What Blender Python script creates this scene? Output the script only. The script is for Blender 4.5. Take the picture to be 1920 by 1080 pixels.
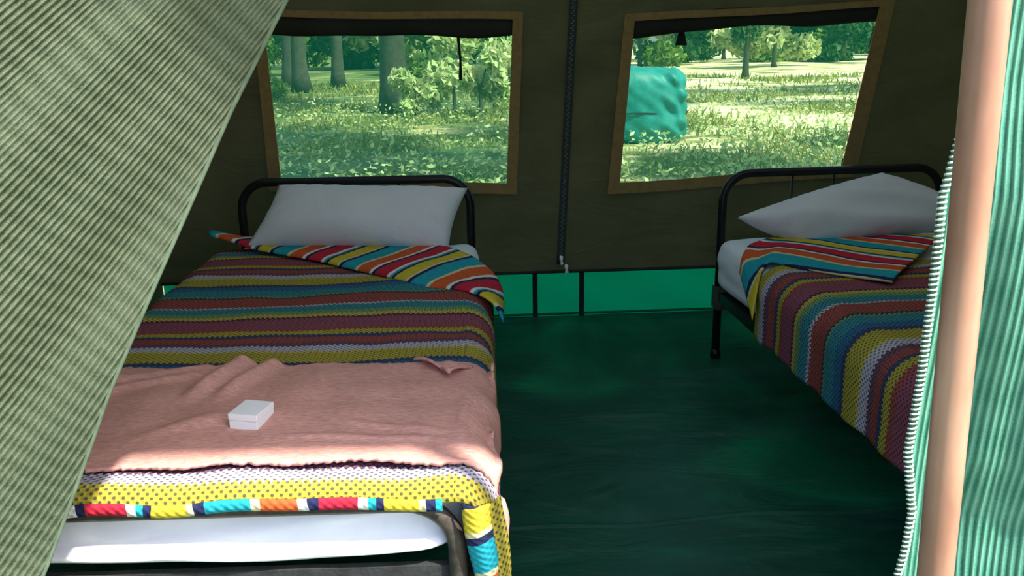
import bpy, bmesh, math, random
import numpy as np
from mathutils import Matrix, Vector

for o in list(bpy.data.objects): bpy.data.objects.remove(o)
SC = bpy.context.scene
COL = SC.collection
R = math.radians

# ------------------------------------------------------------------ camera
CAM_H = 1.218; FPX = 1650.0
def cam_axes(pitch, yaw, roll):
    p, y, r = R(pitch), R(yaw), R(roll)
    f = Vector((math.sin(y)*math.cos(p), math.cos(y)*math.cos(p), -math.sin(p)))
    rt = Vector((math.cos(y), -math.sin(y), 0)); up = rt.cross(f)
    return rt*math.cos(r)-up*math.sin(r), rt*math.sin(r)+up*math.cos(r), f
AR, AU, AF = cam_axes(16.05, 1.4, 1.0)
cd = bpy.data.cameras.new('camera'); cd.sensor_width = 36; cd.lens = 36*FPX/1920
cd.clip_start = 0.05; cd.clip_end = 300
cam = bpy.data.objects.new('camera', cd); COL.objects.link(cam)
cam.matrix_world = Matrix(((AR.x, AU.x, -AF.x, 0), (AR.y, AU.y, -AF.y, 0), (AR.z, AU.z, -AF.z, CAM_H), (0, 0, 0, 1)))
SC.camera = cam

# ------------------------------------------------------------------ light
SUN_EL, SUN_AZ = 55.0, 50.0       # behind the camera, to its right
w = bpy.data.worlds.new('world'); SC.world = w; w.use_nodes = True
wn = w.node_tree; bgn = wn.nodes['Background']
sky = wn.nodes.new('ShaderNodeTexSky'); sky.sky_type = 'NISHITA'; sky.sun_disc = False
sky.sun_elevation = R(SUN_EL); sky.sun_rotation = R(180-SUN_AZ); sky.dust_density = 2.0
wn.links.new(sky.outputs[0], bgn.inputs[0]); bgn.inputs[1].default_value = 0.30
sl = bpy.data.lights.new('sun', 'SUN'); sl.energy = 8.0; sl.angle = R(1.8); sl.color = (1, 0.94, 0.85)
sun = bpy.data.objects.new('sun', sl); COL.objects.link(sun); sun.location = (6, -6, 10)
travel = Vector((-math.sin(R(SUN_AZ))*math.cos(R(SUN_EL)), math.cos(R(SUN_AZ))*math.cos(R(SUN_EL)), -math.sin(R(SUN_EL))))
sun.rotation_euler = travel.to_track_quat('-Z', 'Y').to_euler()
SC.view_settings.view_transform = 'Standard'; SC.view_settings.look = 'None'
SC.view_settings.exposure = 0.55; SC.view_settings.gamma = 1.0
SC.view_settings.use_curve_mapping = False

# ------------------------------------------------------------------ helpers
def obj(name, verts, faces, mat=None, parent=None, uv=None, smooth=True):
    me = bpy.data.meshes.new(name)
    verts = np.asarray(verts, float)
    me.from_pydata(verts.tolist(), [], [list(map(int, f)) for f in faces] if not isinstance(faces, np.ndarray) else faces.tolist())
    if uv is not None:
        lay = me.uv_layers.new(name='UVMap')
        li = np.zeros(len(me.loops), np.int32); me.loops.foreach_get('vertex_index', li)
        lay.data.foreach_set('uv', np.asarray(uv, float)[li].ravel())
    if smooth: me.polygons.foreach_set('use_smooth', [True]*len(me.polygons))
    if mat: me.materials.append(mat)
    me.update()
    o = bpy.data.objects.new(name, me); COL.objects.link(o)
    if parent is not None:
        o.parent = parent; o.matrix_parent_inverse = Matrix.Translation(-parent.location)
    return o
def tag(o, label=None, cat=None, group=None, kind=None):
    if label: o['label'] = label
    if cat: o['category'] = cat
    if group: o['group'] = group
    if kind: o['kind'] = kind
    return o
def empty(name, loc, label=None, cat=None, group=None, kind=None):
    o = bpy.data.objects.new(name, None); o.empty_display_size = .1; COL.objects.link(o); o.location = loc
    return tag(o, label, cat, group, kind)
def quads(nu, nv, closed_u=False):
    f = []
    for j in range(nv-1):
        for i in range(nu if closed_u else nu-1):
            a = j*nu+i; b = j*nu+(i+1) % nu
            f.append((a, b, b+nu, a+nu))
    return f
def bx(V, F, x0, x1, y0, y1, z0, z1):
    n = len(V)
    V += [(x0,y0,z0),(x1,y0,z0),(x1,y1,z0),(x0,y1,z0),(x0,y0,z1),(x1,y0,z1),(x1,y1,z1),(x0,y1,z1)]
    F += [tuple(n+k for k in q) for q in ((0,3,2,1),(4,5,6,7),(0,1,5,4),(1,2,6,5),(2,3,7,6),(3,0,4,7))]
def box(name, x0, x1, y0, y1, z0, z1, mat, parent=None, bev=0.0):
    V, F = [], []; bx(V, F, x0, x1, y0, y1, z0, z1)
    o = obj(name, V, F, mat, parent, smooth=False)
    if bev:
        m = o.modifiers.new('b', 'BEVEL'); m.width = bev; m.segments = 2
    return o
def tube_data(path, rad, n=12, cap=True):
    P = [Vector(p) for p in path]; rad = rad if hasattr(rad, '__len__') else [rad]*len(P)
    V, F = [], []; ref = None
    for i, p in enumerate(P):
        t = (P[min(i+1, len(P)-1)]-P[max(i-1, 0)]).normalized()
        if ref is None: ref = t.orthogonal().normalized()
        ref = (ref-t*ref.dot(t)).normalized(); b = t.cross(ref)
        for k in range(n):
            a = 2*math.pi*k/n; V.append(tuple(p+(ref*math.cos(a)+b*math.sin(a))*rad[i]))
    F = quads(n, len(P), True)
    if cap: F += [tuple(reversed(range(n))), tuple(range((len(P)-1)*n, len(P)*n))]
    return V, F
def tube(name, path, rad, mat, parent=None, n=12):
    V, F = tube_data(path, rad, n); return obj(name, V, F, mat, parent)
def arc_path(pts, r, n=7):
    """polyline with rounded corners"""
    P = [Vector(p) for p in pts]; out = [P[0]]
    for a, b, c in zip(P, P[1:], P[2:]):
        u = (a-b).normalized(); v = (c-b).normalized()
        ang = u.angle(v); d = r/math.tan(ang/2)
        p0 = b+u*d; p1 = b+v*d; cen = b+(u+v).normalized()*(r/math.sin(ang/2))
        for k in range(n+1):
            q = p0.lerp(p1, k/n); out.append(cen+(q-cen).normalized()*r)
    out.append(P[-1]); return out
def wob(x, y, seed, n=6, f0=4., f1=14.):
    g = np.random.RandomState(seed); z = 0
    for _ in range(n):
        a = g.rand()*6.28; f = f0+(f1-f0)*g.rand(); z = z+np.sin(f*(x*np.cos(a)+y*np.sin(a))+g.rand()*6.28)/n*1.8
    return z
def sstep(a, b, x):
    t = np.clip((x-a)/(b-a), 0, 1); return t*t*(3-2*t)
def solid(o, t, off=0):
    m = o.modifiers.new('thickness', 'SOLIDIFY'); m.thickness = t; m.offset = off; return o

# ------------------------------------------------------------------ materials
def lin(c):
    c = [v/255 for v in c]; return tuple([(v/12.92 if v <= .04045 else ((v+.055)/1.055)**2.4) for v in c])+(1,)
class NT:
    def __init__(s, name):
        s.m = bpy.data.materials.new(name); s.m.use_nodes = True; s.t = s.m.node_tree; s.N = s.t.nodes
        s.b = s.N['Principled BSDF']; s.out = s.N['Material Output']; s.b.inputs['Roughness'].default_value = .85
        s.b.inputs['Specular IOR Level'].default_value = .25
    def n(s, t, **k):
        x = s.N.new(t)
        for a, v in k.items(): setattr(x, a, v)
        return x
    def L(s, a, b): s.t.links.new(a, b)
    def math(s, op, a, b=None, c=None, clamp=False):
        x = s.n('ShaderNodeMath', operation=op, use_clamp=clamp)
        for i, v in enumerate((a, b, c)):
            if v is None: continue
            if isinstance(v, (int, float)): x.inputs[i].default_value = v
            else: s.L(v, x.inputs[i])
        return x.outputs[0]
    def uv(s):
        x = s.n('ShaderNodeUVMap'); x.uv_map = 'UVMap'; sp = s.n('ShaderNodeSeparateXYZ'); s.L(x.outputs[0], sp.inputs[0])
        return sp.outputs[0], sp.outputs[1]
    def geo(s): return s.n('ShaderNodeNewGeometry').outputs['Position']
    def noise(s, scale, detail=4, vec=None, rough=.55, dist=0, scl=None):
        x = s.n('ShaderNodeTexNoise'); x.inputs['Scale'].default_value = scale; x.inputs['Detail'].default_value = detail
        x.inputs['Roughness'].default_value = rough; x.inputs['Distortion'].default_value = dist
        v = vec or s.geo()
        if scl:
            mp = s.n('ShaderNodeMapping'); mp.inputs['Scale'].default_value = scl; s.L(v, mp.inputs['Vector']); v = mp.outputs[0]
        s.L(v, x.inputs['Vector']); return x.outputs['Fac']
    def ramp(s, fac, stops, interp='LINEAR'):
        x = s.n('ShaderNodeValToRGB'); r = x.color_ramp; r.interpolation = interp
        while len(r.elements) > 1: r.elements.remove(r.elements[-1])
        r.elements[0].position = stops[0][0]; r.elements[0].color = stops[0][1]
        for p, c in stops[1:]:
            e = r.elements.new(p); e.color = c
        s.L(fac, x.inputs[0]); return x.outputs[0]
    def mix(s, fac, a, b, mode='MIX'):
        x = s.n('ShaderNodeMix', data_type='RGBA', blend_type=mode)
        for k, v in ((0, fac), (6, a), (7, b)):
            if isinstance(v, (int, float, tuple)): x.inputs[k].default_value = v
            else: s.L(v, x.inputs[k])
        return x.outputs[2]
    def col(s, c): s.L(c, s.b.inputs['Base Color']) if not isinstance(c, tuple) else setattr(s.b.inputs['Base Color'], 'default_value', c)
    def bump(s, h, strength=.4, dist=.005):
        x = s.n('ShaderNodeBump'); x.inputs['Strength'].default_value = strength; x.inputs['Distance'].default_value = dist
        s.L(h, x.inputs['Height']); s.L(x.outputs[0], s.b.inputs['Normal']); return x.outputs[0]
    def translucent(s, c, fac):
        tr = s.n('ShaderNodeBsdfTranslucent'); mx = s.n('ShaderNodeMixShader'); mx.inputs[0].default_value = fac
        if isinstance(c, tuple): tr.inputs[0].default_value = c
        else: s.L(c, tr.inputs[0])
        s.L(s.b.outputs[0], mx.inputs[1]); s.L(tr.outputs[0], mx.inputs[2]); s.L(mx.outputs[0], s.out.inputs[0]); return mx

def plain(name, c, rough=.8, metal=0, var=.25, scale=25, bump=0.):
    t = NT(name); n = t.noise(scale, 4)
    c = lin(c); d = tuple(v*(1-var) for v in c[:3])+(1,); e = tuple(min(1, v*(1+var)) for v in c[:3])+(1,)
    t.col(t.ramp(n, [(.3, d), (.7, e)])); t.b.inputs['Roughness'].default_value = rough; t.b.inputs['Metallic'].default_value = metal
    if bump: t.bump(t.noise(scale*4, 3), bump, .004)
    return t.m

def canvas(name, c, tc, fac, weave=900):
    t = NT(name); n = t.noise(3.2, 5); c0 = lin(c)
    t.col(t.ramp(n, [(.3, tuple(v*.8 for v in c0[:3])+(1,)), (.72, tuple(v*1.25 for v in c0[:3])+(1,))]))
    cre = t.noise(2.2, 5, dist=1.2, scl=(1.0, 1, 2.4)); t.bump(cre, .6, .03)
    if fac: t.translucent(lin(tc), fac)
    return t.m
M = {}
M['canvas'] = canvas('olive_canvas', (92, 92, 68), (70, 76, 46), .10)
M['roof'] = canvas('roof_canvas', (120, 118, 90), (150, 158, 152), .28)
M['frame'] = plain('brown_webbing', (138, 118, 78), .9, 0, .15, 40, .3)
M['skirt'] = canvas('green_skirt', (0, 100, 70), (0, 190, 124), .45)
M['strap'] = plain('dark_strap', (24, 34, 32), .9, 0, .2, 60)
M['flap'] = canvas('rolled_flap_canvas', (40, 44, 38), (30, 34, 28), .05)
M['black'] = plain('black_enamel', (22, 22, 24), .33, 0, .3, 30)
M['steel'] = plain('worn_dark_steel', (72, 66, 60), .5, .2, .35, 60, .2)
M['base'] = plain('dark_base_panel', (44, 46, 46), .8, 0, .35, 30, .4)
M['white_plastic'] = plain('white_plastic', (235, 235, 232), .45, 0, .04, 10)
M['card'] = plain('white_card', (238, 238, 240), .6, 0, .03, 8)
M['zip'] = plain('zipper_tape', (56, 64, 62), .8, 0, .2, 90)
M['teeth'] = plain('zipper_teeth', (76, 88, 92), .45, .2, .3, 120)
# floor sheet
t = NT('ground_sheet'); n1 = t.noise(1.4, 6, dist=1.5); n2 = t.noise(3.0, 6, scl=(1, 3.5, 1), dist=.8)
base = t.ramp(n1, [(.3, lin((12, 56, 46))), (.52, lin((14, 80, 60))), (.72, lin((16, 122, 82)))])
dust = t.ramp(n2, [(.52, (0, 0, 0, 1)), (.74, (.45, .45, .45, 1))])
t.col(t.mix(dust, base, lin((70, 104, 98)))); t.b.inputs['Roughness'].default_value = .42; t.b.inputs['Specular IOR Level'].default_value = .3
t.bump(t.noise(2.3, 5, dist=1.8, scl=(1, 2.2, 1)), .5, .03); M['floor'] = t.m
# sheets and pillow cotton
def cotton(name, c):
    t = NT(name); n = t.noise(7, 4); c = lin(c)
    t.col(t.ramp(n, [(.3, tuple(v*.93 for v in c[:3])+(1,)), (.7, c)])); t.bump(t.noise(6, 5, dist=1.5), .35, .02); return t.m
M['sheet'] = cotton('white_sheet', (226, 228, 236)); M['pillow'] = cotton('pillow_cotton', (205, 211, 220))
# striped blanket
BR = (152, 66, 58); OL = (174, 160, 50); LI = (188, 182, 198); NA = (48, 58, 96); TE = (44, 128, 142); BL = (36, 98, 140)
MA = (142, 70, 88); GR = (108, 150, 92); YE = (196, 178, 64); DR = (84, 30, 34); DK = (38, 44, 54); TA = (186, 160, 106); PL = (98, 62, 84)
SEQ = [(0, LI), (.034, YE), (.046, OL), (.112, NA), (.132, BL), (.17, TE), (.226, GR), (.236, DK), (.247, BR), (.328, LI), (.338, TE), (.382, GR),
       (.411, YE), (.428, TA), (.437, DR), (.450, MA), (.525, BR), (.545, OL), (.575, NA), (.597, BR), (.635, PL)]
PER = .66
def knit(name, seq, per, sat=.12, teeth=.011, pitch=.0135, dots=.8):
    t = NT(name); u, v = t.uv()
    tri = t.math('PINGPONG', u, pitch/2); tri = t.math('SUBTRACT', t.math('MULTIPLY', tri, 2/pitch), .5)
    wav = t.math('MULTIPLY', t.math('SUBTRACT', t.noise(9, 3), .5), .022)
    vv = t.math('ADD', t.math('ADD', v, t.math('MULTIPLY', tri, teeth)), wav)
    fr = t.math('FRACT', t.math('ADD', t.math('DIVIDE', vv, per), 20.0))
    c = t.ramp(fr, [(p/per, lin([v*(1-sat)+150*sat for v in q])) for p, q in seq], 'CONSTANT')
    # crochet holes
    a = t.math('SINE', t.math('MULTIPLY', u, 6.2832/.0155)); b = t.math('SINE', t.math('MULTIPLY', v, 6.2832/.0135))
    d = t.math('MULTIPLY', a, b); hole = t.math('GREATER_THAN', d, .42)
    if dots: c = t.mix(t.math('MULTIPLY', hole, dots), c, lin((40, 42, 52)))
    nz = t.noise(160, 2); c = t.mix(.35, c, t.ramp(nz, [(.3, (.5, .5, .5, 1)), (.7, (1, 1, 1, 1))]), 'MULTIPLY')
    t.col(c); t.b.inputs['Roughness'].default_value = .95; t.b.inputs['Specular IOR Level'].default_value = .1
    t.bump(d, .35, .003); return t.m
M['knit'] = knit('striped_crochet', SEQ, PER)
CR = (214, 204, 160); ORr = (206, 92, 48); RED = (190, 40, 62); CY = (36, 158, 176); WH = (226, 226, 222); YL = (206, 186, 56); NV = (36, 42, 78)
RSEQ = [(0, CY), (.062, CR), (.074, ORr), (.128, WH), (.142, NV), (.156, RED), (.212, WH), (.226, CY), (.236, NV), (.246, YL), (.292, CR), (.303, NV)]
M['reverse'] = knit('blanket_reverse', RSEQ, .318, sat=.03, teeth=0, dots=.12)
# pink throw
t = NT('pink_wool'); n = t.noise(60, 4, scl=(1, 3, 1)); n2 = t.noise(5, 4)
c = t.ramp(n, [(.25, lin((196, 138, 126))), (.75, lin((226, 172, 160)))])
t.col(t.mix(.5, c, t.ramp(n2, [(.3, (.8, .8, .8, 1)), (.7, (1, 1, 1, 1))]), 'MULTIPLY')); t.bump(t.noise(90, 4, scl=(1, 2.5, 1)), .5, .006)
t.b.inputs['Specular IOR Level'].default_value = .08; M['pink'] = t.m
# shade net
def net(name, hi, lo, trc, rib=1.0, contrast=.5):
    t = NT(name); u, v = t.uv()
    s1 = t.math('SINE', t.math('MULTIPLY', u, 6.2832)); s2 = t.math('SINE', t.math('MULTIPLY', v, 6.2832*1.0))
    r = t.math('ADD', t.math('MULTIPLY', s1, .5), .5)
    sp = t.noise(420, 2); big = t.noise(2.6, 4)
    f = t.math('ADD', t.math('MULTIPLY', r, contrast), t.math('MULTIPLY', sp, 1.1-contrast))
    f = t.math('ADD', f, t.math('MULTIPLY', t.math('SUBTRACT', big, .5), .5))
    f = t.math('ADD', f, t.math('MULTIPLY', s2, .06))
    c = t.ramp(f, [(.2, lin(lo)), (.9, lin(hi))]); t.col(c); t.bump(r, .6, .004)
    t.b.inputs['Roughness'].default_value = .7
    t.translucent(lin(trc), .22); return t.m
M['net_left'] = net('sage_shade_net', (130, 140, 114), (50, 68, 48), (70, 110, 70), contrast=.36)
M['net_right'] = net('mint_shade_net', (122, 192, 166), (44, 120, 98), (50, 150, 106), contrast=.55)
M['hem_sage'] = plain('sage_hem', (96, 112, 92), .9, 0, .2, 60)
M['hem_dark'] = plain('net_hem', (70, 96, 84), .8, 0, .2, 60)
M['stitch'] = plain('pale_thread', (214, 238, 226), .8, 0, .06, 40)
# copper coloured pole
t = NT('copper_pole'); n = t.noise(14, 4, scl=(1, 1, .25))
t.col(t.ramp(n, [(.3, lin((140, 100, 82))), (.7, lin((184, 146, 124)))])); t.b.inputs['Roughness'].default_value = .34; t.b.inputs['Specular IOR Level'].default_value = .5
M['pole'] = t.m
# insect screen
t = NT('green_screen'); n = t.noise(900, 1)
tr = t.n('ShaderNodeBsdfTransparent'); tr.inputs[0].default_value = (.68, .95, .80, 1)
t.col(lin((20, 130, 96))); t.translucent(lin((34, 185, 138)), .7)
mx0 = t.out.inputs[0].links[0].from_socket; mx = t.n('ShaderNodeMixShader'); mx.inputs[0].default_value = .28
t.L(tr.outputs[0], mx.inputs[1]); t.L(mx0, mx.inputs[2]); t.L(mx.outputs[0], t.out.inputs[0]); M['screen'] = t.m
# outdoors
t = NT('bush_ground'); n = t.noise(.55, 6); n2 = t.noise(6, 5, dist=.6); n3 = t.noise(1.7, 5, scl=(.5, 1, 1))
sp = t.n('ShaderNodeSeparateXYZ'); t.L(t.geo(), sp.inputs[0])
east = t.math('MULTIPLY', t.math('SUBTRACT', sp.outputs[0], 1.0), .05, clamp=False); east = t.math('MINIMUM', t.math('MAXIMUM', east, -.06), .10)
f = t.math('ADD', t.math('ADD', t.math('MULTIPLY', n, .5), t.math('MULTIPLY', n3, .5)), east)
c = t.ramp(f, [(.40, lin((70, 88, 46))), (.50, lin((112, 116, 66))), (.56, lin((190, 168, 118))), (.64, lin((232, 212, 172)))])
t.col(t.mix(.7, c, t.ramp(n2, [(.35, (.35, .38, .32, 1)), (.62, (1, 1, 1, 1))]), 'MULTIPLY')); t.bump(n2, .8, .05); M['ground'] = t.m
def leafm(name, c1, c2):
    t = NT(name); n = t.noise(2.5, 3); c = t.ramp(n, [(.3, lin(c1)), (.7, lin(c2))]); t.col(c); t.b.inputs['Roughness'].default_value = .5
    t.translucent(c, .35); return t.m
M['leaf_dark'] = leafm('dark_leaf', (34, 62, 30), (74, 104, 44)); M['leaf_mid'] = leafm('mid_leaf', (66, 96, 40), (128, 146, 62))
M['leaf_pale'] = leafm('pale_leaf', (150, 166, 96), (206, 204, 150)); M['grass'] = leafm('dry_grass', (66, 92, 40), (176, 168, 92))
M['bark'] = plain('bark', (56, 54, 44), .95, 0, .35, 12, .8)
M['tarp'] = plain('teal_tarp', (30, 112, 106), .5, 0, .2, 9, .8)

# ------------------------------------------------------------------ tent shell
XL, XR, YF = -1.42, 2.12, 1.20
def wall_y(x, z): return 3.765 + .03*(x-.5) - .085*z
tag(box('floor', XL, XR, YF-.21, 3.80, -.025, 0, M['floor']), kind='structure')
cp = [(-.05+1.35*k/30, 1.985+.08*k/30+.012*math.sin(k*.5), 0) for k in range(31)]
V = []
for k, (x, y, z) in enumerate(cp):
    for dy, dz in ((-.012, .0005), (-.003, .0045), (.0, .005), (.004, .004), (.012, .0005)): V.append((x, y+dy, dz))
obj('fold_crease', V, quads(5, 31), M['floor'], bpy.data.objects['floor'])
HOLES = [[(-.86, .655), (.075, .615), (.110, 1.275), (-.86, 1.300)], [(.556, .605), (1.515, .655), (1.590, 1.300), (.596, 1.260)]]
def inpoly(x, z, P, grow=0.):
    ok = True
    for (ax, az), (bx_, bz) in zip(P, P[1:]+P[:1]):
        L_ = math.hypot(bx_-ax, bz-az)
        if ((bx_-ax)*(z-az)-(bz-az)*(x-ax))/L_ < -grow: ok = False
    return ok
nx, nz = 178, 77
xs = np.linspace(XL, XR, nx); zs = np.linspace(.205, 1.72, nz)
V = []; F = []
for z in zs:
    for x in xs:
        cr = .006*math.sin(9*(x*.8+z*.6))+.004*math.sin(21*(x*.5-z)) if True else 0
        V.append((x, wall_y(x, z)+cr*min(1, (z-.205)*6), z))
for j in range(nz-1):
    for i in range(nx-1):
        cx = (xs[i]+xs[i+1])/2; cz = (zs[j]+zs[j+1])/2
        if any(inpoly(cx, cz, h, .012) for h in HOLES): continue
        F.append((j*nx+i, j*nx+i+1, (j+1)*nx+i+1, (j+1)*nx+i))
wall_back = tag(obj('wall_back', V, F, M['canvas']), kind='structure')
# wall base hem roll
tube('hem_roll', [(x, wall_y(x, .21)-.004, .212) for x in np.linspace(XL, XR, 40)], .007, M['flap'], wall_back, 8)
# green skirt at the foot of the wall
V = []; nxs = 90
for j, z in enumerate(np.linspace(0, .222, 8)):
    for x in np.linspace(XL, XR, nxs): V.append((x, wall_y(x, 0)+.006+.004*math.sin(14*x+3*z*9), z))
skirt = tag(obj('baseboard_back', V, quads(nxs, 8), M['skirt']), kind='structure')
tube('seam_cord', [(x, wall_y(x, 0)-.003, .012) for x in np.linspace(XL, XR, 40)], .006, M['skirt'], skirt, 6)
for sx in (.194, .402, -.30, 1.55):
    y = wall_y(sx, 0)
    box('strap', sx-.011, sx+.011, y-.008, y-.003, 0, .225, M['strap'], skirt)
# side walls, front panels, roof
def sheet(name, P, mat, n=24, amp=.01, seed=1, m=None):
    m = m or n; P = [np.array(p, float) for p in P]; V = []
    nrm = np.cross(P[1]-P[0], P[3]-P[0]); nrm = nrm/np.linalg.norm(nrm)
    for j in range(m):
        for i in range(n):
            a, b = i/(n-1), j/(m-1); p = (P[0]*(1-a)+P[1]*a)*(1-b)+(P[3]*(1-a)+P[2]*a)*b
            V.append(p+nrm*amp*wob(a*1.5, b*1.5, seed)*math.sin(math.pi*a)*math.sin(math.pi*b))
    return obj(name, V, quads(n, m), mat)
EZ = 1.70
def roof_z(y): return 1.97+(y-.775)*.45/1.425 if y < 2.2 else 2.42-(y-2.2)*(2.42-EZ)/1.44
def side_wall(name, x, seed):
    V = []; ny, nz_ = 50, 24
    for j in range(nz_):
        for i in range(ny):
            y = .985+(3.79-.985)*i/(ny-1); b = j/(nz_-1); zt = roof_z(y)+.01; z = zt*b
            y2 = min(y, wall_y(x, z)+.004)
            V.append((x+.012*float(wob(np.float64(y), np.float64(z), seed))*math.sin(math.pi*b), y2, z))
    return tag(obj(name, V, quads(ny, nz_), M['canvas']), kind='structure')
side_wall('wall_left', XL, 2); side_wall('wall_right', XR, 3)
tag(sheet('ceiling', [(XL, .775, 1.97), (XR, .775, 1.97), (XR, 2.2, 2.42), (XL, 2.2, 2.42)], M['roof'], seed=4), kind='structure')
tag(sheet('ceiling_rear', [(XL, 2.2, 2.42), (XR, 2.2, 2.42), (XR, 3.66, EZ), (XL, 3.62, EZ)], M['roof'], seed=5), kind='structure')
tag(sheet('wall_front', [(1.08, .995, 0), (XR, .995, 0), (XR, .995, 2.04), (1.08, .995, 2.04)], M['canvas'], seed=6), kind='structure')

# ------------------------------------------------------------------ windows
def wp(x, z, off): return (x, wall_y(x, z)+off, z)
def strip4(name, a, b, c, d, off, th, mat, parent, n=16, bulge=0):
    """band a-b (inner) to d-c (outer) lying on the back wall"""
    V = []
    for o_ in (off, off+th):
        for k in range(n):
            s = k/(n-1); p = np.array(a)*(1-s)+np.array(b)*s; q = np.array(d)*(1-s)+np.array(c)*s
            wv = .003*math.sin(7*s+a[0]*5)
            V.append(wp(p[0], p[1]+wv, o_)); V.append(wp(q[0], q[1]+wv, o_))
    F = []
    for k in range(n-1):
        i = 2*k; j = 2*n+2*k
        F += [(i, i+1, i+3, i+2), (j, j+2, j+3, j+1), (i, i+2, j+2, j), (i+1, j+1, j+3, i+3)]
    F += [(0, 2*n, 2*n+1, 1), (2*n-2, 2*n-1, 4*n-1, 4*n-2)]
    return obj(name, V, F, mat, parent, smooth=False)
for k, h in enumerate(HOLES):
    cx = sum(p[0] for p in h)/4; win = empty('window_%d' % (k+1), (cx, wall_y(cx, .6), .6), kind='structure')
    bl, br, tr_, tl = h; W = .052
    out = [(bl[0]-W, bl[1]-.048), (br[0]+.042+(.02 if k else 0), br[1]-.048), (tr_[0]+.042+(.02 if k else 0), tr_[1]+.028), (tl[0]-W+.012, tl[1]+.028)]
    for a, b, c, d in ((bl, br, out[1], out[0]), (br, tr_, out[2], out[1]), (tr_, tl, out[3], out[2]), (tl, bl, out[0], out[3])):
        strip4('frame_strip', a, b, c, d, -.016, .006, M['frame'], win)
    n = 20; V = []
    for j in range(n):
        for i in range(n):
            a, b = i/(n-1), j/(n-1)
            p = (np.array(bl)*(1-a)+np.array(br)*a)*(1-b)+(np.array(tl)*(1-a)+np.array(tr_)*a)*b
            g = 1.03; p = (p-np.array([cx, .95]))*g+np.array([cx, .95])
            V.append(wp(p[0], p[1], .034+.006*math.sin(math.pi*a)*math.sin(math.pi*b)))
    obj('insect_screen', V, quads(n, n), M['screen'], win)
    # rolled-up rain flap hanging under the top edge, outside the screen
    path = []; rads = []
    for s in np.linspace(0, 1, 24):
        x = tl[0]-.012+(tr_[0]-tl[0]+.024)*s; ztop = tl[1]+(tr_[1]-tl[1])*s
        path.append((x, wall_y(x, ztop)+.008, ztop-.022-.006*math.sin(s*9+k)-.010*math.sin(math.pi*s)*(1-2*k))); rads.append(.038+.003*math.sin(s*17+k*2))
    V, F = tube_data(path, rads, 12)
    V = [(x, path[i//12][1]+(y-path[i//12][1])*.35, z) for i, (x, y, z) in enumerate(V)]
    obj('rolled_flap', V, F, M['flap'], win)
    if k == 0:
        x = -.108; tube('tie_strap', [(x, wall_y(x, 1.25)+.010, 1.30), (x+.001, wall_y(x, 1.2)+.012, 1.2), (x+.006, wall_y(x, 1.1)+.012, 1.12), (x+.004, wall_y(x, 1.04)+.012, 1.045)], [.006, .006, .005, .007], M['strap'], win, 8)
    else:
        x = .795; y = wall_y(x, 1.2)+.016
        obj('tie_strap', [(x-.006, y, 1.24), (x+.006, y, 1.24), (x+.024, y, 1.165), (x-.024, y, 1.165), (x-.006, y+.006, 1.24), (x+.006, y+.006, 1.24), (x+.024, y+.006, 1.165), (x-.024, y+.006, 1.165)],
            [(0, 1, 2, 3), (7, 6, 5, 4), (0, 4, 5, 1), (1, 5, 6, 2), (2, 6, 7, 3), (3, 7, 4, 0)], M['strap'], win, smooth=False)

# ------------------------------------------------------------------ zipper on the back wall
zip_ = empty('zipper', (.308, wall_y(.3, .25)-.012, .25), 'dark zipper running down the olive canvas between the two windows', 'zipper')
def zx(z): return .306+(z-.27)*.0425
n = 40; V = []
for s in np.linspace(.25, 1.71, n):
    for dx in (-.017, .017):
        V.append((zx(s)+dx, wall_y(zx(s), s)-.012, s))
solid(obj('tape', V, quads(2, n), M['zip'], zip_), .002)
V, F = [], []
for i, z in enumerate(np.arange(.27, 1.68, .0095)):
    x = zx(z)+(.003 if i % 2 else -.003); y = wall_y(x, z)-.017
    bx(V, F, x-.0045, x+.0045, y, y+.004, z-.0028, z+.0028)
tag(obj('teeth', V, F, M['teeth'], zip_, smooth=False), kind='stuff')
for (x, z) in ((.308, .262), (.330, .222)):
    y = wall_y(x, z)-.022
    ob = tube('puller', [(x-.003, y, z+.028), (x, y-.002, z+.022), (x, y-.003, z+.010), (x+.001, y-.003, z+.004), (x+.002, y-.003, z-.008), (x+.003, y-.003, z-.014)], [.003, .009, .007, .004, .010, .003], M['white_plastic'], zip_, 8)

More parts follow.
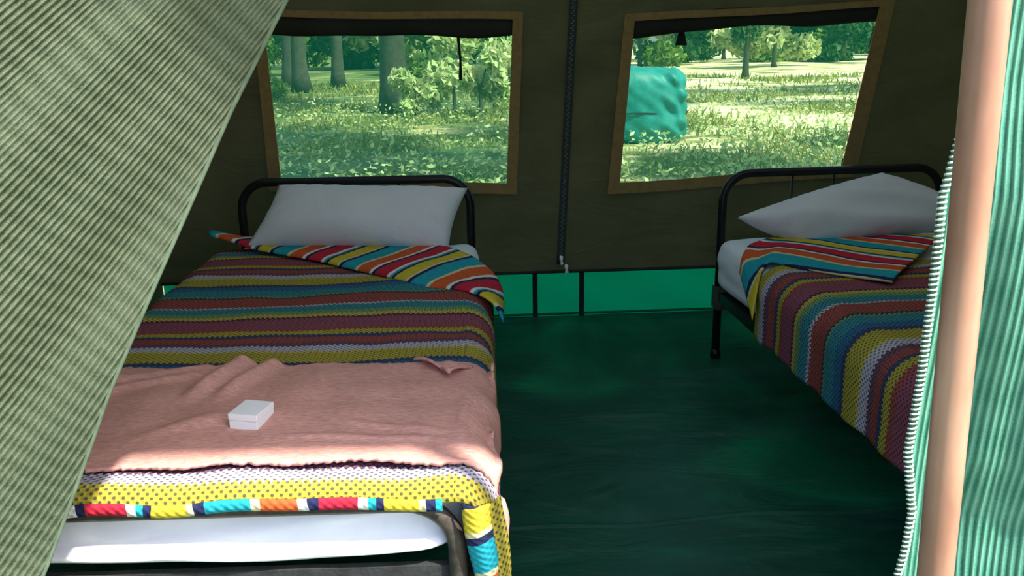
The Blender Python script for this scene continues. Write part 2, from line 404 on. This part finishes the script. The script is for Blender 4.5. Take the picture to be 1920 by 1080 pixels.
# ------------------------------------------------------------------ beds
class Bed:
    def __init__(s, hx, hy, rot): s.hx, s.hy, s.c, s.s_ = hx, hy, math.cos(R(rot)), math.sin(R(rot))
    def T(s, p): return (s.hx+p[0]*s.c-p[1]*s.s_, s.hy+p[0]*s.s_+p[1]*s.c, p[2])
    def TV(s, V): return [s.T(p) for p in V]
BW, BLen = .42, 1.86
def make_bed(bed, label):
    root = empty('bed_frame', bed.T((0, -.9, 0)), label, 'bed')
    def tb(name, pts, r, mat=M['black'], n=12):
        V, F = tube_data(pts, r, n); return obj(name, bed.TV(V), F, mat, root)
    def b(name, *a, mat=M['black']):
        V, F = [], []; bx(V, F, *a); return obj(name, bed.TV(V), F, mat, root, smooth=False)
    tb('headboard_tube', arc_path([(-BW, 0, 0), (-BW, 0, .715), (BW, 0, .715), (BW, 0, 0)], .10), .0155)
    tb('footboard_tube', arc_path([(-BW, -BLen, 0), (-BW, -BLen, .446), (BW, -BLen, .446), (BW, -BLen, 0)], .09, 10), .0165, M['steel'])
    for x in (-.16, .0, .16): tb('headboard_bar', [(x, 0, .26), (x, 0, .71)], .004, n=6)
    for y in (0, -BLen): tb('crossbar', [(-BW, y, .235), (BW, y, .235)], .010, n=8)
    for sx in (-1, 1):
        b('side_rail', sx*BW-.02, sx*BW+.02, -BLen, 0, .245, .281)
        for y in (-.03, -BLen+.03): b('bracket', sx*BW-.024, sx*BW+.024, y-.035, y+.035, .210, .290, mat=M['steel'])
        for y in (0, -BLen): tb('foot_cap', [(sx*BW, y, 0), (sx*BW, y, .035)], .020, n=10)
    b('end_rail', -BW, BW, -BLen+.004, -BLen+.02, .10, .318, mat=M['base'])
    b('end_rail', -BW, BW, -.03, -.012, .245, .281)
    for i in range(12):
        y = -.12-i*.142; b('slat', -BW+.015, BW-.015, y-.025, y+.025, .276, .284)
    return root
def rbox(hx, hy, hz, r, n):
    """rounded box, dense grid: returns verts, faces"""
    bm = bmesh.new(); bmesh.ops.create_cube(bm, size=2)
    bmesh.ops.subdivide_edges(bm, edges=bm.edges[:], cuts=n, use_grid_fill=True)
    H = np.array([hx, hy, hz]); P = np.array([v.co[:] for v in bm.verts]); P = np.sign(P)*np.abs(P)**.8*H
    Q = np.clip(P, -(H-r), H-r); D = P-Q; L = np.linalg.norm(D, axis=1, keepdims=True); L[L == 0] = 1
    N = D/L; P = Q+N*r
    F = [[v.index for v in f.verts] for f in bm.faces]; bm.free(); return P, N, F
def make_mattress(bed, label, seed):
    P, N, F = rbox(.445, .912, .0955, .052, 40)
    d = .006*wob(P[:, 0]*1.3+P[:, 2]*2, P[:, 1], seed, 6, 5, 14)+.003*wob(P[:, 0]+P[:, 2]*4, P[:, 1], seed+1, 6, 14, 34)
    fr = np.clip(-N[:, 1], 0, 1)
    for x0 in (-.36, -.235, .10):
        d += fr*.006*np.exp(-((P[:, 0]-x0-.1*P[:, 2]*np.sin(x0*9))/.005)**2)
    d += fr*.006*np.exp(-((P[:, 2]+.01-.12*(P[:, 0]+.1))/.010)**2)*sstep(-.4, -.2, P[:, 0])
    P = P+N*d[:, None]
    P[:, 1] -= fr*.040*np.exp(-((P[:, 2]+.045)/.05)**2)*sstep(.445, .36, np.abs(P[:, 0]))
    P[:, 2] -= .014*np.exp(-((P[:, 0]-.18)/.16)**2)*(P[:, 2] < 0)*fr
    lo = sstep(-.70, -.86, P[:, 1])*(P[:, 2] < 0); P[:, 2] *= 1-lo*(.46+.16*sstep(.15, .42, P[:, 0]))
    P[:, 1] += -.916; P[:, 2] += .380
    o = obj('mattress', bed.TV(P), F, M['sheet']); return tag(o, label, 'mattress')
def drape(hw, R0, x, ztop, slope=.0):
    """arc-length x from bed centre to (lateral, z) falling over the edge at hw"""
    a = abs(x); sg = 1 if x >= 0 else -1
    if a <= hw: return x, ztop
    s = a-hw; q = R0*math.pi/2
    if s < q: t = s/R0; return sg*(hw+R0*math.sin(t)), ztop-R0*(1-math.cos(t))
    return sg*(hw+R0+slope*(s-q)), ztop-R0-(s-q)

bedL = Bed(-.490, 3.220, 0); bedR = Bed(1.283, 3.220, 3.6)
make_bed(bedL, 'black tubular steel bed frame carrying the pink throw and small white box')
make_bed(bedR, 'black tubular steel bed frame standing behind the copper coloured pole')
make_mattress(bedL, 'mattress in a white sheet under the pink throw', 3)
make_mattress(bedR, 'mattress in a pale sheet with one bare corner, behind the copper pole', 8)

def make_blanket(bed, label, y_head, y_foot, drop, hwR, hwL, sgn, v0, seed, foot_drop=.048, side_lean=.02, R0=.07, skew=0.):
    root = empty('striped_blanket', bed.T((0, -.9, .48)), label, 'blanket')
    nu, nv = 150, 210
    sx = np.linspace(-(hwL+R0*1.57+drop), hwR+R0*1.57+drop, nu)
    L = (y_head-y_foot); tot = L+foot_drop
    ts = np.linspace(0, tot, nv); V = []; UV = []; edge = []
    for t_ in ts:
        for x in sx:
            hw = hwR if x > 0 else hwL
            lx, z = drape(hw, R0, x, .487, side_lean)
            sk = skew*float(sstep(.05, .47, x))*max(0., 1-t_/.9); y = y_head-t_-sk; dz = 0
            if t_ > L-.03:
                q = t_-(L-.03); rr = .03
                if q < rr*1.57: y = y_foot+.03-rr*math.sin(q/rr); dz = rr*(1-math.cos(q/rr))
                else: y = y_foot-.002; dz = rr+(q-rr*1.57)
            V.append((lx, y, z-dz)); UV.append((x, v0-sgn*(bed.hy+y_head-t_-sk)))
    V = np.array(V); ax = V[:, 0]; ay = V[:, 1]
    top = np.array([1 if abs(s) < (hwR if s > 0 else hwL) else .35 for s in sx]*nv)
    V[:, 2] += .006+top*(.005*wob(ax, ay, seed, 6, 4, 12)+.0022*wob(ax, ay*1.6, seed+1, 6, 18, 40))
    side = 1-top
    V[:, 0] += np.sign(ax)*side*(.006*np.sin(ay*23+seed)+.004*np.sin(ay*41))
    o = solid(obj('blanket_body', bed.TV(V), quads(nu, nv), M['knit'], root, UV), .006, 0)
    return root, V.reshape(nv, nu, 3)
# left bed: bed-local y = world Y - 3.22 ; stripes measured as v = 2.737 - Y
blanketL, GL = make_blanket(bedL, 'striped crochet blanket half covered by the pink throw', -.13, -1.881, .15, .418, .45, 1, 2.718, 11, foot_drop=.020, skew=.34)
blanketR, GR_ = make_blanket(bedR, 'striped crochet blanket draped over the bed behind the copper pole', -.50, -1.80, .145, .40, .378, -1, -1.968, 21, side_lean=.0, R0=.085)

# turned-down flaps showing the reverse side
def patch(name, rowA, rowB, nrow, mat, parent, wdir, w0, lift=.0, puff=.012, seed=5, thick=.006, n=70):
    def res(row, n):
        P = np.array(row, float); d = np.r_[0, np.cumsum(np.linalg.norm(np.diff(P, axis=0), axis=1))]; d /= d[-1]
        s = np.linspace(0, 1, n); q = np.stack([np.interp(s, d, P[:, k]) for k in range(3)], 1)
        for _ in range(3): q[1:-1] = (q[:-2]+2*q[1:-1]+q[2:])/4
        return q
    A, B = res(rowA, n), res(rowB, n); V = []; UV = []
    for j in range(nrow):
        b = j/(nrow-1); P = A*(1-b)+B*b
        roll = max(0, 1-b*nrow/6.0)     # rounded leading edge
        P = P.copy(); P[:, 2] += .012+puff*math.sqrt(max(0, 1-roll**2))+.004*wob(P[:, 0], P[:, 1], seed, 6, 10, 26)
        for p in P:
            V.append(p); UV.append((p[0]*wdir[1]*-1+p[1]*wdir[0]*-1, p[0]*wdir[0]+p[1]*wdir[1]+w0-.6*min(0, p[2]-.47)))
    return solid(obj(name, V, quads(n, nrow), mat, parent, UV), thick, 0)
patch('turned_down_flap', [(-1.00, 3.09, .535), (-.93, 3.06, .525), (-.84, 3.02, .50), (-.57, 2.855, .492), (-.37, 2.68, .492), (-.19, 2.515, .492), (-.10, 2.475, .497), (-.035, 2.43, .490), (.012, 2.40, .468), (.032, 2.37, .42)],
      [(-1.0, 3.13, .535), (-.9, 3.13, .51), (-.7, 3.12, .492), (-.5, 3.10, .492), (-.27, 3.04, .492), (-.14, 2.95, .494), (-.06, 2.85, .488), (.005, 2.74, .462), (.034, 2.66, .43), (.036, 2.60, .405)], 26, M['reverse'], blanketL, (.83, -.55), .02)
patch('turned_down_flap', [(.815, 2.60, .335), (.835, 2.64, .39), (.862, 2.70, .455), (.90, 2.735, .487), (.98, 2.62, .492), (1.08, 2.51, .493), (1.165, 2.43, .495)],
      [(.845, 2.86, .40), (.86, 2.90, .45), (.895, 2.95, .480), (.97, 3.0, .488), (1.15, 3.06, .492), (1.35, 3.03, .492), (1.565, 2.94, .495)], 26, M['reverse'], blanketR, (.71, .70), .0)

# foot hem of the left blanket, showing the reverse
row = GL[-1]; n = row.shape[0]; sel = [i for i in range(n) if -.60 < row[i, 0] < .405]
V = []; UV = []
for j, (dy, dz) in enumerate(((-.0045, .014), (-.0065, .006), (-.0065, -.001), (-.005, -.007), (.001, -.010))):
    for i in sel:
        p = row[i]; wv = .003*math.sin(p[0]*11)+.002*math.sin(p[0]*27)
        V.append(bedL.T((p[0], p[1]+dy, p[2]+dz+wv))); UV.append((dz, p[0]*.82))
solid(obj('hem_band', V, quads(len(sel), 5), M['reverse'], blanketL, UV), .003)
# hanging foot corner: coloured reverse folded outwards, crochet face beside it
def hang(name, xl, xr, z0, z1, yb, mat, vfun, nw=10, ns=36):
    V = []; UV = []
    for k in range(ns):
        q = k/(ns-1); z = z0+(z1-z0)*q; a0, a1 = xl(q), xr(q)
        for i in range(nw):
            a = i/(nw-1); V.append((a0+(a1-a0)*a, yb(q, a), z)); UV.append(vfun(q, a))
    solid(obj(name, V, quads(nw, ns), mat, blanketL, UV), .004)
hang('hanging_corner', lambda q: -.058+.038*sstep(0, .9, q), lambda q: -.012+.022*sstep(0, .6, q), .456, .13,
     lambda q, a: 1.334+.010*q-.012*math.sin(math.pi*a)-.004*math.sin(q*9), M['reverse'], lambda q, a: (a*.05, q*.34+.235+.02*a))
hang('corner_face', lambda q: -.020+.030*sstep(0, .6, q), lambda q: .006+.018*sstep(0, .5, q)+.004*math.sin(q*8), .452, .10,
     lambda q, a: 1.336-.010*math.sin(math.pi*a)+.030*a, M['knit'], lambda q, a: (q*.37, .055+.04*(1-a)))
# pink throw ---------------------------------------------------------------
pink = empty('pink_throw', (-.48, 1.64, .495), 'pink woollen throw spread across the foot of the bed', 'blanket')
nu, nv = 190, 110; V = []
S = np.linspace(-.56, .575, nu)
for j in range(nv):
    t_ = j/(nv-1)
    for s in S:
        X = s
        topY = 1.868+.012*math.sin(s*14)+.018*math.exp(-((s+.055)/.035)**2)+.010*math.exp(-((s-.005)/.02)**2)-.015*math.exp(-((s+.025)/.012)**2)+.02*math.exp(-((s-.33)/.06)**2)
        botY = 1.398-.012*sstep(.2, .45, s)+.004*math.sin(s*30)
        y = topY+(botY-topY)*t_
        lx, z = drape(.418, .072, s, .498, .0)
        if s > .44: lx += .004*math.sin(y*19)+.003*math.sin(y*53)
        if s > .49: z += (s-.49)*(.5+.5*math.sin(y*17+1)+.25*math.sin(y*41))
        V.append((lx, y, z))
V = np.array(V); ax, ay = V[:, 0], V[:, 1]
def ridge(x0, y0, x1, y1, wd, h):
    d = np.array([x1-x0, y1-y0]); L = np.linalg.norm(d); d /= L
    t_ = (ax-x0)*d[0]+(ay-y0)*d[1]; p = (ax-x0)*-d[1]+(ay-y0)*d[0]
    return h*np.exp(-(p/wd)**2)*sstep(-.02, .06, t_)*(1-sstep(L-.10, L+.02, t_))
flat = np.where(ax < .42, 1, .3)
dz = .006*wob(ax, ay, 31, 6, 5, 13)+.0022*wob(ax, ay*1.4, 33, 7, 18, 46)
for a in ((-.545+.49, 1.93, -.14+.0, 1.66, .022, .018), (.01, 1.93, -.075, 1.66, .016, .014), (-.05, 1.90, -.40, 1.74, .018, .011), (-.10, 1.84, -.45, 1.66, .014, .009), (-.02, 1.60, -.2, 1.50, .02, .006), (.1, 1.84, .13, 1.72, .012, .005), (.2, 1.56, .42, 1.50, .012, .004), (.1, 1.50, .42, 1.47, .010, .004), (-.30, 1.80, -.52, 1.73, .015, .008)):
    dz += ridge(*a)
V[:, 2] += .009+flat*dz*1.3
V[:, 0] += (1-flat)*.006*np.sin(ay*31)
V = V+np.array([-.49, 0, 0]); g = np.random.RandomState(4)
Vg = V.reshape(nv, nu, 3); Vg[:, -1, 2] += g.uniform(-.012, .006, nv); Vg[0, :, 1] += g.uniform(-.004, .004, nu); Vg[-1, :, 1] += g.uniform(-.004, .004, nu)
solid(obj('throw_body', V, quads(nu, nv), M['pink'], pink), .007, 0)
# folded-over corner of the throw and its ragged side fringe
C3 = [np.array(p) for p in ((-.185, 1.885, .512), (-.045, 1.838, .505), (-.095, 1.768, .526))]
V = []; F = []; nn = 14
for j in range(nn):
    for i in range(nn):
        a, b = i/(nn-1), j/(nn-1); p = (C3[0]*(1-a)+C3[1]*a)*(1-b)+C3[2]*b
        V.append(p+np.array([0, 0, .010*math.sin(math.pi*b)+.004*math.sin(9*a+5*b)]))
solid(obj('folded_corner', V, quads(nn, nn), M['pink'], pink), .006)
for (y0, y1, zz) in ((1.375, 1.42, .42),):
    V = []
    for j in range(10):
        for i in range(8):
            a, b = i/7, j/9; V.append((.006+.008*math.sin(math.pi*b)+.006*math.sin(8*a+zz*50), y0+(y1-y0)*a, zz-.085*b))
    solid(obj('hanging_fold', V, quads(8, 10), M['pink'], pink), .006)

# small white box ----------------------------------------------------------
bxr = empty('small_box', (-.462, 1.615, .507), 'small white cardboard box lying on the pink throw', 'box')
ang = R(-14)
def bt(V): return [(-.466+x*math.cos(ang)-y*math.sin(ang), 1.572+x*math.sin(ang)+y*math.cos(ang), z) for x, y, z in V]
for nm, g, z0, z1 in (('box_body', 0, .508, .526), ('box_lid', .0008, .5266, .540)):
    V, F = [], []; bx(V, F, -.029-g, .029+g, -.034-g, .034+g, z0, z1)
    o = obj(nm, bt(V), F, M['card'], bxr, smooth=False); m = o.modifiers.new('b', 'BEVEL'); m.width = .0012; m.segments = 2

# pillows ------------------------------------------------------------------
def pillow(label, TL, TR, BR_, BL2, thick, seed, pinch=.035, nrm=None):
    TL, TR, BR_, BL2 = map(lambda p: np.array(p, float), (TL, TR, BR_, BL2))
    n = 44; C = (TL+TR+BR_+BL2)/4
    N = np.cross((TR+BR_)-(TL+BL2), (TL+TR)-(BL2+BR_)); N /= np.linalg.norm(N)
    if N[1] > 0: N = -N
    V = []; F = []
    for side in (1, -1):
        for j in range(n):
            for i in range(n):
                a, b = -1+2*i/(n-1), -1+2*j/(n-1)
                pa = a*(1-pinch*(1-b*b)); pb = b*(1-pinch*1.5*(1-a*a))
                u, v = (pa+1)/2, (pb+1)/2
                p = (BL2*(1-u)+BR_*u)*(1-v)+(TL*(1-u)+TR*u)*v
                h = max(0, (1-abs(a)**2.4))**.5*max(0, (1-abs(b)**2.2))**.5
                wv = .010*float(wob(np.float64(a*.4), np.float64(b*.3), seed, 6, 8, 22))*h + .004*math.sin(14*a*(b+1.3))*max(abs(a), abs(b))**3*h**.5
                V.append(p+N*side*(thick*h+ (wv if side > 0 else 0)))
    F = quads(n, n)+[tuple(reversed([k+n*n for k in q])) for q in quads(n, n)]
    bm = bmesh.new(); vs = [bm.verts.new(v) for v in V]
    for f in F: bm.faces.new([vs[k] for k in f])
    bmesh.ops.remove_doubles(bm, verts=bm.verts, dist=.0004); bm.verts.index_update()
    VV = [v.co[:] for v in bm.verts]; FF = [[v.index for v in f.verts] for f in bm.faces]; bm.free()
    return tag(obj('pillow', VV, FF, M['pillow']), label, 'pillow')
pillow('pale grey pillow propped against the headboard of the bed with the pink throw', (-.755, 3.165, .715), (-.075, 3.155, .690), (-.145, 2.985, .498), (-.865, 3.03, .512), .100, 41, .045)
pillow('pale grey pillow leaning with one raised corner, behind the copper pole', (.870, 3.03, .585), (1.43, 3.15, .715), (1.82, 3.05, .545), (1.10, 2.965, .495), .095, 47, -.02)

# ------------------------------------------------------------------ door curtains and pole
C0 = np.array([.62, 2.18])
EDGE = [(0, -.93), (.25, -.79), (.463, -.672), (.743, -.538), (.884, -.461), (1.126, -.329), (1.264, -.242), (1.55, -.06), (1.98, .20)]
EDGE_Z = [e[0] for e in EDGE]; EDGE_X = [e[1] for e in EDGE]
nu, nv = 130, 150; V = []; UV = []
for j in range(nv):
    z = .01+1.96*j/(nv-1); xe = float(np.interp(z, EDGE_Z, EDGE_X))
    for i in range(nu):
        s = i/(nu-1); x = xe+(-1.40-xe)*s; th = math.atan2(z-C0[1], x-C0[0]); r = math.hypot(z-C0[1], x-C0[0])
        d = (xe-x)
        y = 1.15-.20*sstep(0, .55, d)+.16*sstep(.55, 1.1, d)
        y += .010*math.sin(th*38+.6)*sstep(.0, .1, d)+.014*math.sin(th*17+z)+.004*math.sin(th*95)
        y += -.035*math.exp(-((th+2.66)/.08)**2)
        V.append((x, y, z)); UV.append((th/.0040, r/.03))
cl = empty('door_curtain', (-.95, 1.1, 0), 'sage green shade net door curtain drawn aside beside the pink throw', 'curtain')
solid(obj('net_panel', V, quads(nu, nv), M['net_left'], cl, UV), .003)
tube('edge_hem', [(np.interp(z, EDGE_Z, EDGE_X), V[int(round((z-.01)/1.96*(nv-1)))*nu][1], z) for z in np.linspace(.02, 1.95, 60)], .003, M['hem_sage'], cl, 8)

cr = empty('door_curtain', (.85, 1.0, 0), 'mint green shade net door curtain with stitched edge behind the copper pole', 'curtain')
EZr = [0, .3, .524, .56, .615, .699, .76, .808, .944, 1.03, 1.16, 1.98]; EXr = [.50, .52, .526, .533, .538, .525, .528, .529, .526, .524, .550, .56]
nu, nv = 90, 120; V = []; UV = []
def rnet(x, xe, z):
    d = x-xe
    return 1.0-.06*sstep(.02, .14, d)+.05*sstep(.2, .5, d)+.006*math.sin(d*75)*sstep(.05, .1, d)*(1-.4*sstep(.2, .3, d))+.006*math.sin(z*11+d*9)
for j in range(nv):
    z = .01+1.96*j/(nv-1); xe = float(np.interp(z, EZr, EXr))
    for i in range(nu):
        s = i/(nu-1); x = xe+(1.12-xe)*s
        V.append((x, rnet(x, xe, z), z)); UV.append(((x-.03*(z-1))/.0075, z/.062))
solid(obj('net_panel', V, quads(nu, nv), M['net_right'], cr, UV), .003)
path = [(np.interp(z, EZr, EXr), rnet(0, 0, z), z) for z in np.linspace(.01, 1.97, 120)]
tube('edge_hem', path, .0036, M['hem_dark'], cr, 8)
V, F = [], []
for i, z in enumerate(np.arange(.02, 1.96, .0066)):
    x = float(np.interp(z, EZr, EXr)); y = rnet(0, 0, z)
    tv, tf = tube_data([(x-.0050, y-.001, z-.001), (x-.003, y-.0052, z), (x+.003, y-.0052, z+.0005), (x+.0055, y-.001, z+.001)], .0014, 6)
    k = len(V); V += tv; F += [tuple(k+q for q in f) for f in tf]
tag(obj('edge_stitching', V, F, M['stitch'], cr), kind='stuff')

pole = empty('tent_pole', (.545, .92, 0), 'copper coloured round tent pole upright in the doorway', 'pole')
tube('shaft', [(.552-.042*(z/1.25), .92, z) for z in np.linspace(.012, 2.0, 30)], .0205, M['pole'], pole, 28)
tube('foot_plug', [(.552, .92, 0), (.552, .92, .03), (.551, .92, .06)], [.024, .024, .0215], M['black'], pole, 20)

# ------------------------------------------------------------------ outdoors
rs = np.random.RandomState(7)
n = 100; gx = np.linspace(-45, 45, n); gy = np.linspace(-20, 75, n); V = []
for y in gy:
    for x in gx:
        far = sstep(6, 20, abs(y-2)+abs(x)*.3)
        V.append((x, y, -.045+far*.06*float(wob(np.float64(x*.2), np.float64(y*.2), 3, 5, 1, 4))))
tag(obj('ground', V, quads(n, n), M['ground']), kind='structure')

def leaf_cloud(blobs, n, size, seed, flat=.0):
    g = np.random.RandomState(seed); vol = np.array([b[1][0]*b[1][1]*b[1][2] for b in blobs])**.67; vol = vol/vol.sum()
    P = []
    for (c, r), fr in zip(blobs, vol):
        k = max(8, int(n*fr)); d = g.normal(size=(k, 3)); d /= np.linalg.norm(d, axis=1, keepdims=True)
        P.append(np.array(c)+d*np.array(r)*(g.rand(k, 1)**.45))
    P = np.concatenate(P); k = len(P)
    a = g.normal(size=(k, 3)); a /= np.linalg.norm(a, axis=1, keepdims=True); b = np.cross(a, g.normal(size=(k, 3))); b /= np.linalg.norm(b, axis=1, keepdims=True)
    s = size*(.6+.8*g.rand(k, 1)); w_ = s*.45
    V = np.stack([P-a*s, P+b*w_, P+a*s, P-b*w_], 1).reshape(-1, 3)
    V[:, 2] = np.maximum(V[:, 2], -.02)
    F = np.arange(4*k).reshape(k, 4); return V, F
def tree(name, base, trunk_h, tr, crown, n, size, mat, label, group, seed, branches=4):
    g = np.random.RandomState(seed); x, y = base
    root = empty(name, (x, y, -.05), label, 'tree' if 'tree' in name else 'shrub', group)
    V, F = tube_data([(x+.03*math.sin(z*2+seed)*tr*4, y+.02*math.sin(z*3), -.06+z) for z in np.linspace(0, trunk_h, 12)], [tr*(1.25-.6*s+.5*max(0, .12-s)*8) for s in np.linspace(0, 1, 12)], 10)
    obj('trunk', V, F, M['bark'], root)
    for i in range(branches):
        c = crown[i % len(crown)][0]; p0 = Vector((x, y, trunk_h*(.55+.4*i/branches))); p1 = Vector(c)
        mid = p0.lerp(p1, .5)+Vector((0, 0, .15)); V, F = tube_data([p0, mid, p1], [tr*.5, tr*.35, tr*.12], 6); obj('branch', V, F, M['bark'], root)
    V, F = leaf_cloud(crown, n, size, seed); tag(obj('foliage', V, F, mat, root, smooth=False), kind='stuff')
    return root
def blobs(c, R_, k, seed, sc=(.5, .5, .4)):
    g = np.random.RandomState(seed); out = []
    for _ in range(k):
        d = g.uniform(-1, 1, 3); out.append(((c[0]+d[0]*R_[0], c[1]+d[1]*R_[1], c[2]+d[2]*R_[2]), (R_[0]*sc[0], R_[1]*sc[1], R_[2]*sc[2])))
    return out
# trees whose crowns shade the clearing (crowns above the windows' view)
tree('shade_tree', (.62, 7.6), 4.4, .16, blobs((1.1, 7.2, 5.6), (2.4, 3.4, 1.0), 12, 1, (.42, .42, .5)), 9000, .12, M['leaf_dark'], 'tall leafy tree growing right behind the tent wall between the windows', None, 1)
tree('shade_tree', (6.3, 6.2), 4.2, .15, blobs((5.9, 6.0, 5.2), (1.8, 2.2, .9), 8, 2, (.42, .42, .5)), 4200, .12, M['leaf_dark'], 'leafy tree standing well to the side of the tarp bundle', None, 2)
tree('shade_tree', (-1.585, 15.7), 5.2, .19, blobs((-1.2, 15.0, 6.2), (2.4, 2.6, 1.2), 9, 3, (.42, .42, .5)), 4200, .12, M['leaf_mid'], 'thick straight trunk tree seen through the window above the pink throw bed', None, 3)
tree('shade_tree', (10.2, 16.5), 5.0, .2, blobs((8.3, 15.6, 6.2), (3.4, 2.2, 1.1), 10, 4, (.42, .42, .5)), 5200, .15, M['leaf_dark'], 'broad leafy tree at the far side of the clearing beyond the tarp bundle', None, 4)
tree('slender_tree', (7.05, 24.4), 2.6, .07, blobs((7.05, 24.4, 1.6), (.35, .3, .7), 7, 5, (.6, .6, .6)), 900, .09, M['leaf_dark'], 'slender young tree beyond the clearing in line with the tarp bundle', None, 5)
for i, (x, y, r_) in enumerate(((-4.6, 22.6, .16), (-3.9, 24.0, .13), (-5.4, 25.0, .15))):
    tree('thin_trunk_tree', (x, y), 4.5, r_, blobs((x+.3, y-.3, 5.4), (.8, .8, .7), 5, 60+i, (.45, .45, .5)), 1100, .13, M['leaf_mid'], 'thin dark trunk tree standing among the far shrubs', 'thin trunk trees among the far shrubs', 60+i)
# sunlit shrubs beside the thick trunk
for i, (x, y, h, w_) in enumerate(((-.55, 15.4, 1.5, .75), (.15, 16.2, 1.7, .8), (-.1, 14.3, .9, .6), (-1.15, 14.6, .7, .5))):
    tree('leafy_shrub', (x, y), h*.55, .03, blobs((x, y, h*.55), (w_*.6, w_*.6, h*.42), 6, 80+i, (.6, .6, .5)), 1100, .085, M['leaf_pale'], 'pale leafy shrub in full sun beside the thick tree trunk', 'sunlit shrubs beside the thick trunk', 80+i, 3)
for i, (x, y, h, w_) in enumerate(((-5.4, 20.5, 1.6, .8), (-4.6, 19.0, 1.1, .6))):
    tree('leafy_shrub', (x, y), h*.55, .03, blobs((x, y, h*.55), (w_*.6, w_*.6, h*.42), 6, 90+i, (.6, .6, .5)), 1300, .06, M['leaf_mid'], 'mid green shrub at the edge of the clearing by the thin trunks', 'mid green shrubs by the thin trunks', 90+i, 3)
# far thicket closing the view
k = 0
for x in np.r_[np.arange(-15, 27, 2.3), np.arange(-14, 28, 3.1)]:
    y = 33+3.5*math.sin(x*1.7)+.25*abs(x)+(7 if k > 18 else 0); h = 4.2+.8*math.sin(x*2.9)+(.8 if k > 18 else 0)
    m = ('leaf_mid', 'leaf_dark', 'leaf_pale')[k % 3]
    tree('thicket_bush', (x, y), h*.5, .07, blobs((x, y, h*.48), (1.5, 1.0, h*.46), 12, 200+k, (.55, .5, .3)), 4200, .15, M[m],
         {'leaf_mid': 'mid green bush in the thicket closing the view', 'leaf_dark': 'dark green bush in the thicket closing the view', 'leaf_pale': 'pale yellow green bush in the thicket closing the view'}[m],
         {'leaf_mid': 'mid green thicket bushes', 'leaf_dark': 'dark green thicket bushes', 'leaf_pale': 'pale thicket bushes'}[m], 200+k, 3); k += 1

# teal tarp bundle
tb = empty('tarp_bundle', (1.75, 10.75, -.04), 'rounded bundle under a teal tarpaulin on the grass beyond the window', 'tarp bundle')
P, N, F = rbox(.66, .42, .44, .20, 40)
P = P+N*(.034*wob(P[:, 0]*1.2, P[:, 1]+P[:, 2], 51, 6, 4, 11)+(.012+.016*sstep(.2, .6, P[:, 0]))*wob(P[:, 0]+P[:, 2], P[:, 1]*1.5-P[:, 2], 52, 6, 14, 30))[:, None]
P[:, 0] *= 1-.10*(P[:, 2]+.44); P = P+np.array([1.72, 10.75, .375])
obj('tarpaulin', P, F, M['tarp'], tb)
tube('rope', [(1.72+.69*math.cos(a), 10.75+.45*math.sin(a), .30+.02*math.sin(3*a)) for a in np.linspace(0, 6.283, 40)], .010, M['strap'], tb, 6)

# grass
N_ = 100000; g = np.random.RandomState(12)
d = 5.0+21*g.rand(N_)**1.3; ang_ = g.uniform(-.36, .54, N_); X = d*ang_; Y = d
keep = (wob(X*.9, Y*.9, 77, 7, .8, 3.2)+g.normal(size=N_)*.5 > .25); X, Y = X[keep], Y[keep]; k = len(X)
h = (.02+.10*g.rand(k)**3)*(1+.02*Y); az = g.rand(k)*6.283; wd = .004+.0007*Y; ln = g.normal(size=(k, 2))*.05
B = np.stack([X, Y, np.full(k, -.05)], 1); side = np.stack([np.cos(az), np.sin(az), 0*az], 1)*wd[:, None]
tip = B+np.stack([ln[:, 0], ln[:, 1], h], 1); mid = B+np.stack([ln[:, 0]*.35, ln[:, 1]*.35, h*.6], 1)
V = np.stack([B-side, B+side, mid+side*.7, tip, mid-side*.7], 1).reshape(-1, 3)
F = np.arange(5*k).reshape(k, 5)
tag(obj('grass', V, F, M['grass'], smooth=False), 'dry green grass tufts growing over the clearing behind the tent', 'grass', kind='stuff')

# low leafy weeds and litter in the clearing
N_ = 9000; g = np.random.RandomState(21); cc = np.stack([g.uniform(-.34, .5, 420), 6.5+11*g.rand(420)**1.2], 1)
pick = cc[g.randint(0, 420, N_)]; Y = pick[:, 1]+g.normal(size=N_)*.22; X = pick[:, 0]*pick[:, 1]+g.normal(size=N_)*.25
ok = ~((X > .8) & (X < 2.6) & (Y > 10.1) & (Y < 11.4)); X, Y = X[ok], Y[ok]; k = len(X)
P = np.stack([X, Y, -.03+.22*g.rand(k)**2.2], 1)
a = g.normal(size=(k, 3))*[1, 1, .5]; a /= np.linalg.norm(a, axis=1, keepdims=True); b = np.cross(a, g.normal(size=(k, 3))*[.4, .4, 1]); b /= np.linalg.norm(b, axis=1, keepdims=True)
sz = (.018+.028*g.rand(k, 1)); V = np.stack([P-a*sz, P+b*sz*.5, P+a*sz, P-b*sz*.5], 1).reshape(-1, 3)
tag(obj('weeds', V, np.arange(4*k).reshape(k, 4), M['leaf_pale'], smooth=False), 'low pale leafy weeds scattered through the grass behind the tent', 'weeds', kind='stuff')
